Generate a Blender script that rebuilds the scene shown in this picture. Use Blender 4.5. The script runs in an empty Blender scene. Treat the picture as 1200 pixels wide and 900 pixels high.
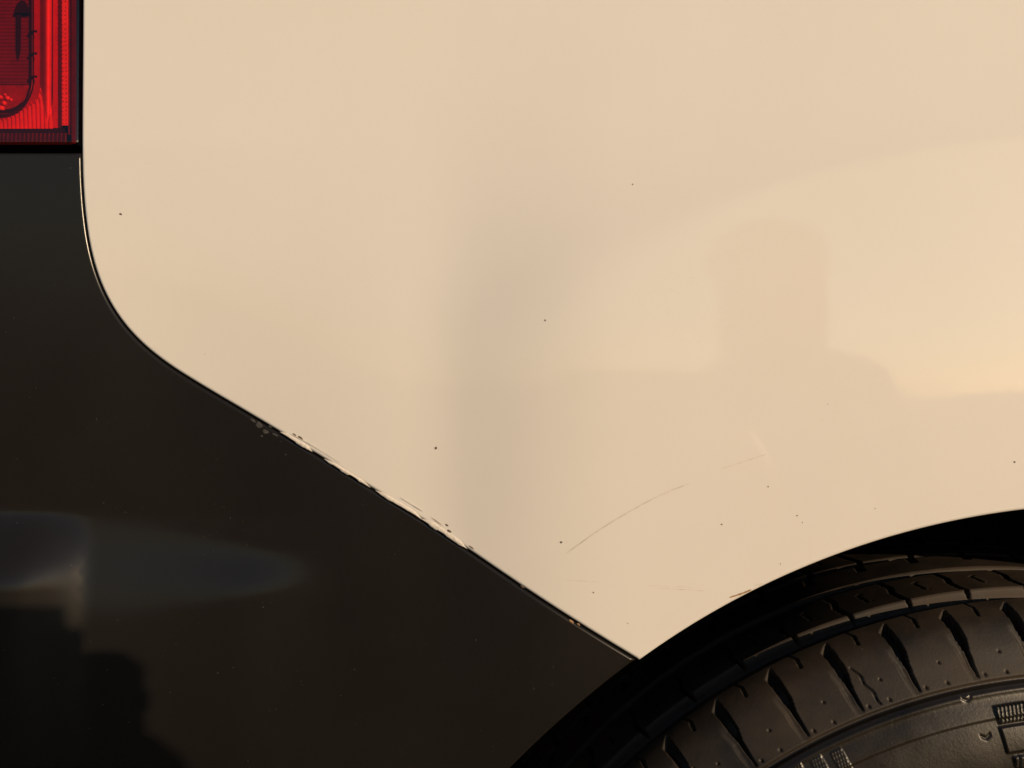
import bpy, bmesh, math, random
import numpy as np
from mathutils import Vector, Matrix
from mathutils.geometry import delaunay_2d_cdt
random.seed(7); rng = np.random.default_rng(7)
R = math.radians
scene = bpy.context.scene
col = scene.collection

# ------------------------------------------------------------------ camera
CAMZ, DC, FPX = 0.732, 0.360, 920.0
cam_d = bpy.data.cameras.new('camera'); cam = bpy.data.objects.new('camera', cam_d); col.objects.link(cam)
cam.location = (0.0, -DC, CAMZ); cam.rotation_euler = (R(90), 0, 0)
cam_d.sensor_width = 36.0; cam_d.sensor_fit = 'HORIZONTAL'; cam_d.lens = 36.0 * FPX / 1200.0
cam_d.clip_start = 0.01; cam_d.clip_end = 2000
scene.camera = cam

# ------------------------------------------------------------------ light
SUN_AZ, SUN_EL = 43.8, 12.6           # degrees to the right of the panel's normal, degrees above the horizon
sdir = Vector((math.sin(R(SUN_AZ)) * math.cos(R(SUN_EL)), -math.cos(R(SUN_AZ)) * math.cos(R(SUN_EL)), math.sin(R(SUN_EL))))
world = bpy.data.worlds.new('World'); scene.world = world; world.use_nodes = True
wn = world.node_tree; wn.nodes.clear()
sky = wn.nodes.new('ShaderNodeTexSky'); sky.sky_type = 'NISHITA'; sky.sun_disc = False
sky.sun_elevation = R(SUN_EL); sky.sun_rotation = math.atan2(sdir.x, sdir.y)
sky.air_density = 1.0; sky.dust_density = 0.45; sky.ozone_density = 2.0
bg = wn.nodes.new('ShaderNodeBackground'); bg.inputs['Strength'].default_value = 0.075
wo = wn.nodes.new('ShaderNodeOutputWorld')
wn.links.new(sky.outputs[0], bg.inputs[0]); wn.links.new(bg.outputs[0], wo.inputs[0])
sun_d = bpy.data.lights.new('sun', 'SUN'); sun = bpy.data.objects.new('sun', sun_d); col.objects.link(sun)
sun_d.energy = 3.5; sun_d.angle = R(0.6); sun_d.color = (1.0, 0.742, 0.472)
sun.location = sdir * 5; sun.rotation_euler = sdir.to_track_quat('Z', 'Y').to_euler()
vs = scene.view_settings; vs.view_transform = 'Standard'; vs.look = 'None'; vs.exposure = 0.0; vs.gamma = 1.0; vs.use_curve_mapping = False

# ------------------------------------------------------------------ material helpers
def nmat(name):
    m = bpy.data.materials.new(name); m.use_nodes = True
    return m, m.node_tree, m.node_tree.nodes['Principled BSDF']
def inp(b, **k):
    for a, v in k.items():
        b.inputs[a.replace('_', ' ')].default_value = v
def noise(nt, scale, detail=4, rough=0.5, coord='Object', dist=0.0):
    tc = nt.nodes.new('ShaderNodeTexCoord'); n = nt.nodes.new('ShaderNodeTexNoise')
    n.inputs['Scale'].default_value = scale; n.inputs['Detail'].default_value = detail
    n.inputs['Roughness'].default_value = rough; n.inputs['Distortion'].default_value = dist
    nt.links.new(tc.outputs[coord], n.inputs['Vector']); return n
def ramp(nt, src, stops):
    r = nt.nodes.new('ShaderNodeValToRGB'); e = r.color_ramp.elements
    while len(e) < len(stops): e.new(0.5)
    for k, (p, c) in enumerate(stops):
        e[k].position = p; e[k].color = (c[0], c[1], c[2], 1) if len(c) == 3 else c
    nt.links.new(src, r.inputs[0]); return r
def bump(nt, b, src, strength, dist, socket='Normal', prev=None):
    n = nt.nodes.new('ShaderNodeBump'); n.inputs['Strength'].default_value = strength; n.inputs['Distance'].default_value = dist
    nt.links.new(src, n.inputs['Height'])
    if prev: nt.links.new(prev.outputs[0], n.inputs['Normal'])
    nt.links.new(n.outputs[0], b.inputs[socket]); return n

def mat_paint():
    m, nt, b = nmat('white_paint')
    n1 = noise(nt, 9, 6, 0.65)
    r = ramp(nt, n1.outputs[0], [(0.3, (0.815, 0.785, 0.745)), (0.7, (0.84, 0.81, 0.775))])
    # thin road film: fine tan specks in loose drifts
    sp = noise(nt, 1100, 2, 0.5); dr = noise(nt, 16, 4, 0.7)
    r1 = ramp(nt, sp.outputs[0], [(0.66, (0, 0, 0)), (0.74, (1, 1, 1))]); r2 = ramp(nt, dr.outputs[0], [(0.45, (0, 0, 0)), (0.75, (0.35, 0.35, 0.35))])
    mu = nt.nodes.new('ShaderNodeMath'); mu.operation = 'MULTIPLY'; nt.links.new(r1.outputs[0], mu.inputs[0]); nt.links.new(r2.outputs[0], mu.inputs[1])
    mx = nt.nodes.new('ShaderNodeMix'); mx.data_type = 'RGBA'; nt.links.new(mu.outputs[0], mx.inputs[0]); nt.links.new(r.outputs[0], mx.inputs[6]); mx.inputs[7].default_value = (0.62, 0.55, 0.46, 1)
    nt.links.new(mx.outputs[2], b.inputs['Base Color'])
    inp(b, Roughness=0.55, Coat_Weight=1.0, Coat_IOR=1.58)
    rr = ramp(nt, dr.outputs[0], [(0.3, (0.03,) * 3), (0.75, (0.075,) * 3)]); nt.links.new(rr.outputs[0], b.inputs['Coat Roughness'])
    b.inputs['Specular IOR Level'].default_value = 0.15
    op = noise(nt, 260, 2, 0.5)
    bump(nt, b, op.outputs[0], 0.022, 0.0006, 'Coat Normal')
    return m
def mat_bumper():
    m, nt, b = nmat('dark_bumper_plastic')
    n1 = noise(nt, 14, 5, 0.6)
    r = ramp(nt, n1.outputs[0], [(0.3, (0.0118, 0.0101, 0.0090)), (0.7, (0.0145, 0.0125, 0.0111))])
    sp = noise(nt, 900, 1, 0.4)
    r2 = ramp(nt, sp.outputs[0], [(0.76, (0, 0, 0)), (0.80, (1, 1, 1))])
    big = noise(nt, 40, 3, 0.6)
    r3 = ramp(nt, big.outputs[0], [(0.5, (0, 0, 0)), (0.66, (1, 1, 1))])
    mu = nt.nodes.new('ShaderNodeMath'); mu.operation = 'MULTIPLY'
    nt.links.new(r2.outputs[0], mu.inputs[0]); nt.links.new(r3.outputs[0], mu.inputs[1])
    mx = nt.nodes.new('ShaderNodeMix'); mx.data_type = 'RGBA'
    nt.links.new(mu.outputs[0], mx.inputs[0]); nt.links.new(r.outputs[0], mx.inputs[6]); mx.inputs[7].default_value = (0.07, 0.06, 0.05, 1)
    nt.links.new(mx.outputs[2], b.inputs['Base Color'])
    rr = ramp(nt, n1.outputs[0], [(0.3, (0.21,) * 3), (0.7, (0.27,) * 3)])
    nt.links.new(rr.outputs[0], b.inputs['Roughness'])
    gr = noise(nt, 2600, 2, 0.5)
    bump(nt, b, gr.outputs[0], 0.05, 0.0003)
    return m
def mat_rubber(name, c0, c1, rough=0.62, side=False):
    m, nt, b = nmat(name)
    n1 = noise(nt, 26, 6, 0.62, dist=0.4)
    r = ramp(nt, n1.outputs[0], [(0.30, c0), (0.52, tuple(0.5 * (a + d) for a, d in zip(c0, c1))), (0.72, c1)])
    sp = noise(nt, 520, 2, 0.5)
    r2 = ramp(nt, sp.outputs[0], [(0.74, (0, 0, 0)), (0.79, (1, 1, 1))])
    mx = nt.nodes.new('ShaderNodeMix'); mx.data_type = 'RGBA'
    nt.links.new(r2.outputs[0], mx.inputs[0]); nt.links.new(r.outputs[0], mx.inputs[6]); mx.inputs[7].default_value = (0.06, 0.045, 0.03, 1)
    nt.links.new(mx.outputs[2], b.inputs['Base Color'])
    rr = ramp(nt, n1.outputs[0], [(0.3, (rough - 0.08,) * 3), (0.7, (rough + 0.1,) * 3)])
    nt.links.new(rr.outputs[0], b.inputs['Roughness'])
    g1 = noise(nt, 700, 4, 0.6)
    bp = bump(nt, b, g1.outputs[0], 0.13, 0.0006)
    return m
def mat_plain(name, c, rough=0.5, metal=0.0, nscale=60, var=0.25, bmp=0.0):
    m, nt, b = nmat(name)
    n1 = noise(nt, nscale, 4, 0.6)
    lo = tuple(x * (1 - var) for x in c); hi = tuple(x * (1 + var) for x in c)
    r = ramp(nt, n1.outputs[0], [(0.3, lo), (0.7, hi)])
    nt.links.new(r.outputs[0], b.inputs['Base Color']); inp(b, Roughness=rough, Metallic=metal)
    if bmp: bump(nt, b, n1.outputs[0], bmp, 0.001)
    return m
def mat_lens():
    m = bpy.data.materials.new('red_lens'); m.use_nodes = True; nt = m.node_tree; nt.nodes.clear()
    o = nt.nodes.new('ShaderNodeOutputMaterial'); t = nt.nodes.new('ShaderNodeBsdfTransparent')
    n1 = noise(nt, 30, 2, 0.5)
    r = ramp(nt, n1.outputs[0], [(0.3, (0.95, 0.13, 0.11)), (0.7, (0.98, 0.16, 0.13))])
    nt.links.new(r.outputs[0], t.inputs[0])
    g = nt.nodes.new('ShaderNodeBsdfGlossy'); g.inputs['Roughness'].default_value = 0.04
    mx = nt.nodes.new('ShaderNodeMixShader')
    mx.inputs[0].default_value = 0.075; nt.links.new(t.outputs[0], mx.inputs[1]); nt.links.new(g.outputs[0], mx.inputs[2])
    nt.links.new(mx.outputs[0], o.inputs[0]); return m

PAINT = mat_paint(); BUMP = mat_bumper()
TREAD = mat_rubber('tread_rubber', (0.0060, 0.0046, 0.0034), (0.042, 0.0265, 0.0150))
SIDE = mat_rubber('sidewall_rubber', (0.0085, 0.0066, 0.0044), (0.0155, 0.0120, 0.0080), 0.33)
LINER = mat_plain('liner_felt', (0.004, 0.004, 0.004), 0.95)
DARK = mat_plain('dark_inner_metal', (0.006, 0.006, 0.006), 0.8)
RIM = mat_plain('rim_alloy', (0.35, 0.35, 0.35), 0.35, 0.9)
CHIP = mat_plain('bare_chip', (0.14, 0.10, 0.075), 0.8)
SCR = mat_plain('scratch_mark', (0.69, 0.64, 0.58), 0.6, nscale=300, var=0.2)
SCR2 = mat_plain('rust_scuff', (0.36, 0.22, 0.11), 0.7, nscale=400, var=0.35)
FILL = mat_plain('chipped_paint_edge', (0.76, 0.71, 0.65), 0.6, nscale=700, var=0.10, bmp=0.5)
SCUFF = mat_plain('pale_scuff', (0.055, 0.053, 0.052), 0.7, nscale=900, var=0.8)
LENS = mat_lens()

# ------------------------------------------------------------------ mesh helpers
def link(me, name, mat, parent=None, smooth=True):
    if mat is not None and not me.materials: me.materials.append(mat)
    if smooth: me.polygons.foreach_set('use_smooth', [True] * len(me.polygons))
    o = bpy.data.objects.new(name, me); col.objects.link(o)
    if parent is not None:
        o.parent = parent; o.matrix_parent_inverse = PM.get(parent.name, Matrix()).inverted()
    return o
PM = {}
def empty(name, loc, parent=None):
    e = bpy.data.objects.new(name, None); col.objects.link(e); e.empty_display_size = 0.1
    e.matrix_world = Matrix.Translation(loc)
    e.location = loc
    if parent is not None:
        e.parent = parent; e.matrix_parent_inverse = PM[parent.name].inverted()
    PM[e.name] = Matrix.Translation(loc); return e
def mesh_pd(name, v, f):
    me = bpy.data.meshes.new(name); me.from_pydata([tuple(p) for p in v], [], [tuple(int(i) for i in q) for q in f]); me.update(); return me
def grid_mesh(name, P, flip=False, closed_u=False):
    nu, nv = P.shape[:2]
    idx = np.arange(nu * nv).reshape(nu, nv)
    a = idx if not closed_u else np.vstack([idx, idx[:1]])
    q = np.stack([a[:-1, :-1], a[1:, :-1], a[1:, 1:], a[:-1, 1:]], -1).reshape(-1, 4)
    if flip: q = q[:, ::-1]
    me = bpy.data.meshes.new(name); n = len(q)
    me.vertices.add(nu * nv); me.vertices.foreach_set('co', P.reshape(-1).astype(np.float32))
    me.loops.add(n * 4); me.loops.foreach_set('vertex_index', q.reshape(-1).astype(np.int32))
    me.polygons.add(n); me.polygons.foreach_set('loop_start', np.arange(0, n * 4, 4, dtype=np.int32))
    me.update(calc_edges=True); return me

# ------------------------------------------------------------------ the car's side as a developed surface (s along the side, z up)
S0, RC = -0.245, 0.20           # the side runs straight for s > S0, then turns the rear corner
def path(s):
    s = np.asarray(s, float); t = np.clip((S0 - s) / RC, 0, math.pi / 2)
    over = np.clip((S0 - s) - RC * math.pi / 2, 0, None)
    x = np.where(s > S0, s, S0 - RC * np.sin(t)); y = np.where(s > S0, 0, RC * (1 - np.cos(t)) + over)
    nx = np.where(s > S0, 0, -np.sin(t)); ny = np.where(s > S0, -1, -np.cos(t))
    return x, y, nx, ny
def sst(a, b, x):
    t = np.clip((x - a) / (b - a), 0, 1); return t * t * (3 - 2 * t)
def ux(u): return (u - 600) * DC / FPX
def vz(v): return CAMZ - (v - 450) * DC / FPX
def lean(s, z):                      # stance of the whole side: leans in towards the roof, hollow low down at the rear corner
    s = np.asarray(s, float); z = np.asarray(z, float)
    lo = -TILT * np.clip(vz(170) - z, 0, vz(170) - vz(606)) * sst(ux(520), ux(130), s)
    return -0.20 * np.clip(z - 0.775, 0, None) ** 2 + lo
TILT = 0.075
def uv2sz(u, v, off=0.0):
    u = np.asarray(u, float); v = np.asarray(v, float); s = (u - 600) * DC / FPX; z = CAMZ - (v - 450) * DC / FPX
    for _ in range(26):
        o = off + lean(s, z)
        x, y, nx, ny = path(s); d = DC + y + ny * o
        s = s + 0.6 * ((u - 600) * d / FPX - (x + nx * o)); z = CAMZ - (v - 450) * d / FPX
    return s, z
ARC = (0.2707, 0.3160, 0.3622)      # wheel arch: centre x, centre z, radius

def skew_ramp(s):                    # the pressed-in band left of the arch flare: integral of a skewed slope
    t = np.linspace(ux(300), ux(800), 700)
    g = np.where(t < ux(560), sst(ux(465), ux(560), t), 1 - sst(ux(560), ux(740), t))
    c = np.cumsum(g); c = c / c[-1]
    return np.interp(s, t, c)
CR = 0.528
def flare(s, z):
    r = np.hypot(s - ARC[0], z - ARC[1])
    r0, L = CR, 0.045; k = 0.0010 + 0.007 * sst(ux(900), ux(600), s)    # its edge softens towards the rear
    q = (r - r0) / k; sp = k * np.where(q > 30, q, np.log1p(np.exp(np.minimum(q, 30))))
    h = 0.0096 * skew_ramp(s) * np.exp(-sp / L)
    return h
def h_panel(s, z):
    r = np.hypot(s - ARC[0], z - ARC[1]); h = flare(s, z)
    h = h + 0.00003 * sst(0.424, 0.414, r)                     # faint pressed line round the arch
    h = h + 0.00018 * np.sin(s * 21 + 1.3) * np.sin(z * 17 + 0.4)
    return h
def h_bumper(s, z):
    r = np.hypot(s - ARC[0], z - ARC[1])
    h = -0.0010 + 0.0010 * sst(0.430, 0.405, r) + flare(s, z)
    # bulge: the surface kicks out below v = 606 (facing up), rounds over below v = 745, dies away towards u = 350
    w = sst(ux(400), ux(265), s); w2 = sst(ux(365), ux(70), s)
    zt = vz(602 + 46 * (1 - w2)); zb = vz(752 - 52 * (1 - w2))
    t = np.clip((zt - z) / (zt - zb), 0, 1)
    h = h + 0.0072 * (0.75 + 0.25 * w2) * w * sst(0, 1, t) * (1 - 0.85 * sst(ux(95), ux(35), s))
    h = h - 1.2 * w * np.clip(vz(775) - z, 0, None) ** 2
    # towards the rear the bulge ends in a fold that faces forwards
    tt = np.linspace(ux(-260), ux(140), 400)
    g = sst(ux(100), ux(80), tt) * sst(ux(-5), ux(60), tt)
    c = np.cumsum(g[::-1])[::-1] * (tt[1] - tt[0])
    h = h + 0.71 * np.interp(s, tt, c) * sst(vz(600), vz(690), z)
    h = h - 0.35 * np.clip(0.62 - z, 0, None) ** 2
    # the bulge turns in again towards the rear number-plate side
    h = h - 0.0
    return h
def surf(s, z, hf, off=0.0):
    x, y, nx, ny = path(s); h = hf(s, z) + off + lean(s, z)
    return np.stack([x + nx * h, y + ny * h, np.asarray(z, float) + 0 * x], -1)
def surf_n(s, z, hf):
    e = 0.0006
    du = surf(s + e, z, hf) - surf(s - e, z, hf); dv = surf(s, z + e, hf) - surf(s, z - e, hf)
    n = np.cross(du, dv); return n / np.linalg.norm(n, axis=-1, keepdims=True)

def resample(poly, step):
    p = np.array(poly, float); q = np.vstack([p, p[:1]]); out = []
    for a, b in zip(q[:-1], q[1:]):
        n = max(1, int(np.hypot(*(b - a)) / step)); out += [a + (b - a) * k / n for k in range(n)]
    return np.array(out)
def inset_normals(p):
    d1 = p - np.roll(p, 1, 0); d2 = np.roll(p, -1, 0) - p
    d1 /= np.linalg.norm(d1, axis=1, keepdims=True); d2 /= np.linalg.norm(d2, axis=1, keepdims=True)
    n1 = np.stack([d1[:, 1], -d1[:, 0]], 1); n2 = np.stack([d2[:, 1], -d2[:, 0]], 1)   # outward for a ccw polygon
    n = n1 + n2; n /= np.maximum(np.linalg.norm(n, axis=1, keepdims=True), 1e-6)
    c = np.clip((n * n1).sum(1), 0.5, 1); return n / c[:, None]
def inside(P, poly):
    x, y = P[:, 0], P[:, 1]; c = np.zeros(len(P), bool); j = len(poly) - 1
    for i in range(len(poly)):
        xi, yi = poly[i]; xj, yj = poly[j]
        m = ((yi > y) != (yj > y)) & (x < (xj - xi) * (y - yi) / (yj - yi + 1e-15) + xi); c ^= m; j = i
    return c
def shell(name, poly, hf, mat, parent, rad=0.0015, back=0.012, fine=0.004, fine_box=None, coarse=0.014, step=0.0025, extra=None):
    """sheet of bodywork: outline in (s, z), rounded edge of radius rad and a flange running back"""
    p = resample(poly, step)
    if 0.5 * np.sum(p[:, 0] * np.roll(p[:, 1], -1) - np.roll(p[:, 0], -1) * p[:, 1]) < 0: p = p[::-1]
    n = inset_normals(p); q = p - n * rad
    def gr(box, d):
        gx, gz = np.meshgrid(np.arange(box[0], box[1], d), np.arange(box[2], box[3], d)); gx = gx + (np.arange(gx.shape[0])[:, None] % 2) * d * 0.5
        return np.stack([gx.ravel(), gz.ravel()], 1)
    bb = (q[:, 0].min(), q[:, 0].max(), q[:, 1].min(), q[:, 1].max())
    G = gr(bb, coarse)
    if fine_box:
        f = fine_box; m = (G[:, 0] > f[0]) & (G[:, 0] < f[1]) & (G[:, 1] > f[2]) & (G[:, 1] < f[3])
        G = np.vstack([G[~m], gr(f, fine)])
    if extra is not None:            # extra mesh rows along a crease
        rr = np.hypot(G[:, 0] - ARC[0], G[:, 1] - ARC[1]); G = np.vstack([G[(rr < extra.min() - 0.0012) | (rr > extra.max() + 0.0012)]] +
            [np.stack([ARC[0] + e * np.cos(t_), ARC[1] + e * np.sin(t_)], 1) for k_, e in enumerate(extra) for t_ in [np.arange(0.3, 2.8, 0.0045) + 0.0022 * (k_ % 2)]])
    G = G[inside(G, q - n * 0.0014)]
    pts = np.vstack([q, G]); nb = len(q)
    vo, eo, fo, *_ = delaunay_2d_cdt([Vector(t) for t in pts], [(i, (i + 1) % nb) for i in range(nb)], [], 1, 1e-7)
    V2 = np.array([tuple(t) for t in vo])
    bm_pts = surf(V2[:, 0], V2[:, 1], hf); bn = surf_n(V2[:, 0], V2[:, 1], hf)
    faces = [tuple(f) for f in fo]
    # boundary order: the first nb points keep their order
    base = len(V2); rows = [np.arange(nb)]; VV = [bm_pts]; NN = [bn]
    x, y, nx, ny = path(q[:, 0]); tang = np.stack([-ny, nx, 0 * nx], 1)        # direction of +s
    tang = np.where(True, tang, tang)
    N0 = bn[:nb]; O = tang * n[:, :1] + np.array([0, 0, 1.0]) * n[:, 1:2]
    On = O / np.linalg.norm(O, axis=1, keepdims=True)
    Q0 = bm_pts[:nb]
    for a in (20, 42, 65, 90):
        P = Q0 + O * rad * math.sin(R(a)) - N0 * rad * (1 - math.cos(R(a)))
        VV.append(P); NN.append(N0 * math.cos(R(a)) + On * math.sin(R(a))); rows.append(base + np.arange(nb)); base += nb
    VV.append(Q0 + O * rad * 0.98 - N0 * back); NN.append(On); rows.append(base + np.arange(nb)); base += nb
    for ra, rb in zip(rows[:-1], rows[1:]):
        for i in range(nb):
            j = (i + 1) % nb; faces.append((ra[i], rb[i], rb[j], ra[j]))
    V = np.vstack(VV); NV = np.vstack(NN); NV /= np.linalg.norm(NV, axis=1, keepdims=True)
    # triangles from the CDT: make them face outwards
    out = []
    for f in faces:
        a, b, c = V[f[0]], V[f[1]], V[f[2]]
        out.append(f if np.dot(np.cross(b - a, c - a), NV[f[0]] + NV[f[2]]) > 0 else f[::-1])
    me = mesh_pd(name, V, out); me.materials.append(mat)
    me.polygons.foreach_set('use_smooth', [True] * len(me.polygons))
    me.normals_split_custom_set_from_vertices([tuple(t) for t in NV])
    return link(me, name, mat, parent, smooth=False)

# ------------------------------------------------------------------ ground
def asphalt():
    m, nt, b = nmat('asphalt')
    n1 = noise(nt, 180, 6, 0.7); n2 = noise(nt, 1.3, 4, 0.6)
    r = ramp(nt, n1.outputs[0], [(0.35, (0.045, 0.042, 0.038)), (0.65, (0.13, 0.12, 0.105))])
    r2 = ramp(nt, n2.outputs[0], [(0.3, (0.75, 0.75, 0.75)), (0.7, (1.2, 1.17, 1.1))])
    mx = nt.nodes.new('ShaderNodeMix'); mx.data_type = 'RGBA'; mx.blend_type = 'MULTIPLY'; mx.inputs[0].default_value = 1
    nt.links.new(r.outputs[0], mx.inputs[6]); nt.links.new(r2.outputs[0], mx.inputs[7]); nt.links.new(mx.outputs[2], b.inputs['Base Color'])
    inp(b, Roughness=0.9); bump(nt, b, n1.outputs[0], 0.8, 0.01); return m
g = 600.0
gm = mesh_pd('ground', [(-g, -g, 0), (g, -g, 0), (g, g, 0), (-g, g, 0)], [(0, 1, 2, 3)])
go = link(gm, 'ground', asphalt(), smooth=False); go['kind'] = 'structure'

# ------------------------------------------------------------------ car
car = empty('car', (0.27, 0.5, 0.0))
car['label'] = 'white car with dark bumper, rear quarter beside the wheel, dented and scratched'
car['category'] = 'car'
edge_px = [(98, -300), (97, -150), (96, 20), (95, 140), (95, 182), (96, 216), (98.5, 250), (103.5, 286), (112, 319), (125, 350), (143, 378), (165, 402), (192, 424), (226, 446), (300, 489.5),
           (345, 516.5), (400, 550), (450, 581), (500, 612), (540, 637), (620, 688.5), (700, 738), (745.5, 765.5)]
# smooth the drawn edge a little with Chaikin steps
def chaikin(p, n=2):
    p = np.array(p, float)
    for _ in range(n):
        a = p[:-1] * 0.75 + p[1:] * 0.25; b = p[:-1] * 0.25 + p[1:] * 0.75
        m = np.empty((2 * len(a), 2)); m[0::2] = a; m[1::2] = b; p = np.vstack([p[:1], m, p[-1:]])
    return p
ep = chaikin(edge_px)
es, ez = uv2sz(ep[:, 0], ep[:, 1]); edge = np.stack([es, ez], 1)
a_join = math.atan2(edge[-1][1] - ARC[1], edge[-1][0] - ARC[0])
def arc(a0, a1, n, rr=ARC[2]):
    return [(ARC[0] + rr * math.cos(t), ARC[1] + rr * math.sin(t)) for t in np.linspace(a0, a1, n)]
a_low = math.asin((0.21 - ARC[1]) / ARC[2])
TOPZ = 1.22
panel_poly = [(edge[0][0] - 0.004, TOPZ)] + [tuple(t) for t in edge[:-1]] + arc(a_join, a_low, 260) + [(1.25, 0.21), (1.25, TOPZ)]
panel = shell('quarter_panel', panel_poly, h_panel, PAINT, car, rad=0.0016, back=0.014, fine=0.0032, fine_box=(-0.25, 0.32, 0.55, 0.97), coarse=0.016, extra=CR + np.array([-0.006, -0.004, -0.0025, -0.0012, 0.0, 0.0012, 0.0025, 0.004, 0.006]))
# bumper: its edge runs 1.3 mm off the panel's
def offset_curve(c, d):
    t = np.gradient(c, axis=0); t /= np.linalg.norm(t, axis=1, keepdims=True)
    return c + np.stack([t[:, 1], -t[:, 0]], 1) * d      # to the right of travel = outside (left/below) when walking down the edge
GAP = 0.0008
be = offset_curve(edge, GAP); 
if be[20][0] > edge[20][0]: be = offset_curve(edge, -GAP)
s_top, z_top = uv2sz(np.array([93.0]), np.array([178.0])); z_top = float(z_top[0])
be = be[be[:, 1] < z_top - 0.001]
be = be[:-1]
rr_b = ARC[2] + 0.0014
a_j2 = math.atan2(be[-1][1] - ARC[1], be[-1][0] - ARC[0])
a_l2 = math.pi - math.asin((0.215 - ARC[1]) / rr_b)
SLEFT = S0 - RC * math.pi / 2 - 0.55
bumper_poly = [(SLEFT, z_top), (float(be[0][0]), z_top)] + [tuple(t) for t in be] + arc(a_j2 + 0.004, a_l2, 160, rr_b) + [(SLEFT, 0.215)]
bumper = shell('rear_bumper', bumper_poly, h_bumper, BUMP, car, rad=0.0014, back=0.012, fine=0.004, fine_box=(-0.33, 0.08, 0.52, 0.86), coarse=0.016)

# inner bodywork behind the gaps, so that no daylight shines through
def box_mesh(name, x0, x1, y0, y1, z0, z1):
    v = [(x, y, z) for x in (x0, x1) for y in (y0, y1) for z in (z0, z1)]
    return mesh_pd(name, v, [(0, 1, 3, 2), (4, 6, 7, 5), (0, 4, 5, 1), (2, 3, 7, 6), (0, 2, 6, 4), (1, 5, 7, 3)])
# (follows the side 16 mm behind it, arch cut out)
hf_in = lambda s, z: 0 * z - 0.019 - 0.035 * sst(-0.17, -0.215, s) * sst(0.80, 0.85, z)
inner_poly = [(SLEFT, 1.20), (SLEFT, 0.23)] + [(float(s), float(z)) for s, z in arc(a_l2 - 0.02, a_low + 0.02, 200, ARC[2] + 0.004)] + [(1.24, 0.23), (1.24, 1.20)]
inner = shell('inner_bodyshell', inner_poly, hf_in, DARK, car, rad=0.001, back=0.01, coarse=0.03, step=0.006)
# roof sheet of the body stump behind the upper edge and far side walls
body_bm = bmesh.new()
def quad(bm, *p):
    bm.faces.new([bm.verts.new(t) for t in p])
quad(body_bm, (-0.36, 0.045, 1.19), (1.24, 0.045, 1.19), (1.24, 1.6, 1.19), (-0.36, 1.6, 1.19))
quad(body_bm, (1.24, 0.03, 0.22), (1.24, 1.6, 0.22), (1.24, 1.6, 1.2), (1.24, 0.03, 1.2))
quad(body_bm, (-0.36, 1.6, 0.22), (1.24, 1.6, 0.22), (1.24, 1.6, 1.2), (-0.36, 1.6, 1.2))
quad(body_bm, (-0.36, 0.75, 0.22), (-0.36, 1.6, 0.22), (-0.36, 1.6, 1.2), (-0.36, 0.75, 1.2))
me = bpy.data.meshes.new('body_stump'); body_bm.to_mesh(me); body_bm.free(); link(me, 'inner_bulkhead', DARK, car, smooth=False)

# wheel-arch liner: a barrel behind the lip and its back wall
th = np.linspace(R(-18), R(198), 90); ys = np.array([0.0145, 0.03, 0.06, 0.12, 0.20, 0.30, 0.305])
rs = np.array([ARC[2] + 0.003, ARC[2] + 0.016, ARC[2] + 0.028, ARC[2] + 0.03, ARC[2] + 0.028, ARC[2] + 0.02, 0.02])
T, Y = np.meshgrid(th, ys, indexing='ij'); RR = np.broadcast_to(rs, T.shape)
rib = 0.0012 * np.sin(Y * 420) * ((Y > 0.05) & (Y < 0.25))
P = np.stack([ARC[0] + (RR + rib) * np.cos(T), Y, ARC[1] + (RR + rib) * np.sin(T)], -1)
link(grid_mesh('wheel_arch_liner', P), 'wheel_arch_liner', LINER, car)

# ------------------------------------------------------------------ wheel
WX, WZ, WR = 0.271, 0.3125, 0.3165
wheel = empty('wheel', (WX, 0.1, WZ), car)
# profile of the tyre, from the inner bead over the tread to the outer bead: (y, radius)
prof = np.array([(0.198, 0.205), (0.210, 0.215), (0.218, 0.240), (0.219, 0.262), (0.214, 0.283), (0.201, 0.300), (0.187, 0.3090), (0.170, 0.3124), (0.148, 0.3136), (0.1225, 0.3138), (0.0975, 0.3138),
                 (0.0725, 0.3134), (0.055, 0.3124), (0.042, 0.3112), (0.034, 0.3096), (0.027, 0.3068), (0.0205, 0.3025), (0.0145, 0.2965), (0.0095, 0.2900), (0.0060, 0.2842), (0.0030, 0.2780), (-0.0012, 0.268), (-0.0040, 0.257),
                 (-0.0050, 0.246), (-0.0036, 0.234), (0.0005, 0.222), (0.007, 0.2125), (0.013, 0.206), (0.020, 0.203)])
prof[:, 1] += 0.0035 * sst(0.286, 0.305, prof[:, 1])
def crom(p, n):
    q = np.vstack([2 * p[0] - p[1], p, 2 * p[-1] - p[-2]]); out = []
    for i in range(1, len(q) - 2):
        t = np.linspace(0, 1, n, endpoint=False)[:, None]; a, b, c, d = q[i - 1], q[i], q[i + 1], q[i + 2]
        out.append(0.5 * (2 * b + (c - a) * t + (2 * a - 5 * b + 4 * c - d) * t * t + (3 * b - a - 3 * c + d) * t ** 3))
    return np.vstack(out + [p[-1:]])
pd = crom(prof, 60); L = np.concatenate([[0], np.cumsum(np.hypot(*np.diff(pd, axis=0).T))])
def L_at_y(y): i = np.argmin(np.abs(pd[:, 0] - y) + 10 * (pd[:, 1] < 0.27) + 10 * (np.arange(len(pd)) < 300)); return L[i]
def L_at_r(r): k = np.arange(len(pd)); m = pd[:, 0] < 0.03; i = np.argmin(np.abs(pd[:, 1] - r) + 10 * ~m); return L[i]
L_a, L_b = L_at_y(0.178), L_at_r(0.222)
ls = np.concatenate([np.linspace(0, L_a, 40, endpoint=False), np.arange(L_a, L_b, 0.00052), np.linspace(L_b, L[-1], 14)])
th = np.concatenate([np.arange(-64, 9, 0.095), np.arange(9, 296, 0.55)])     # degrees from the top, towards the front positive
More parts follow.
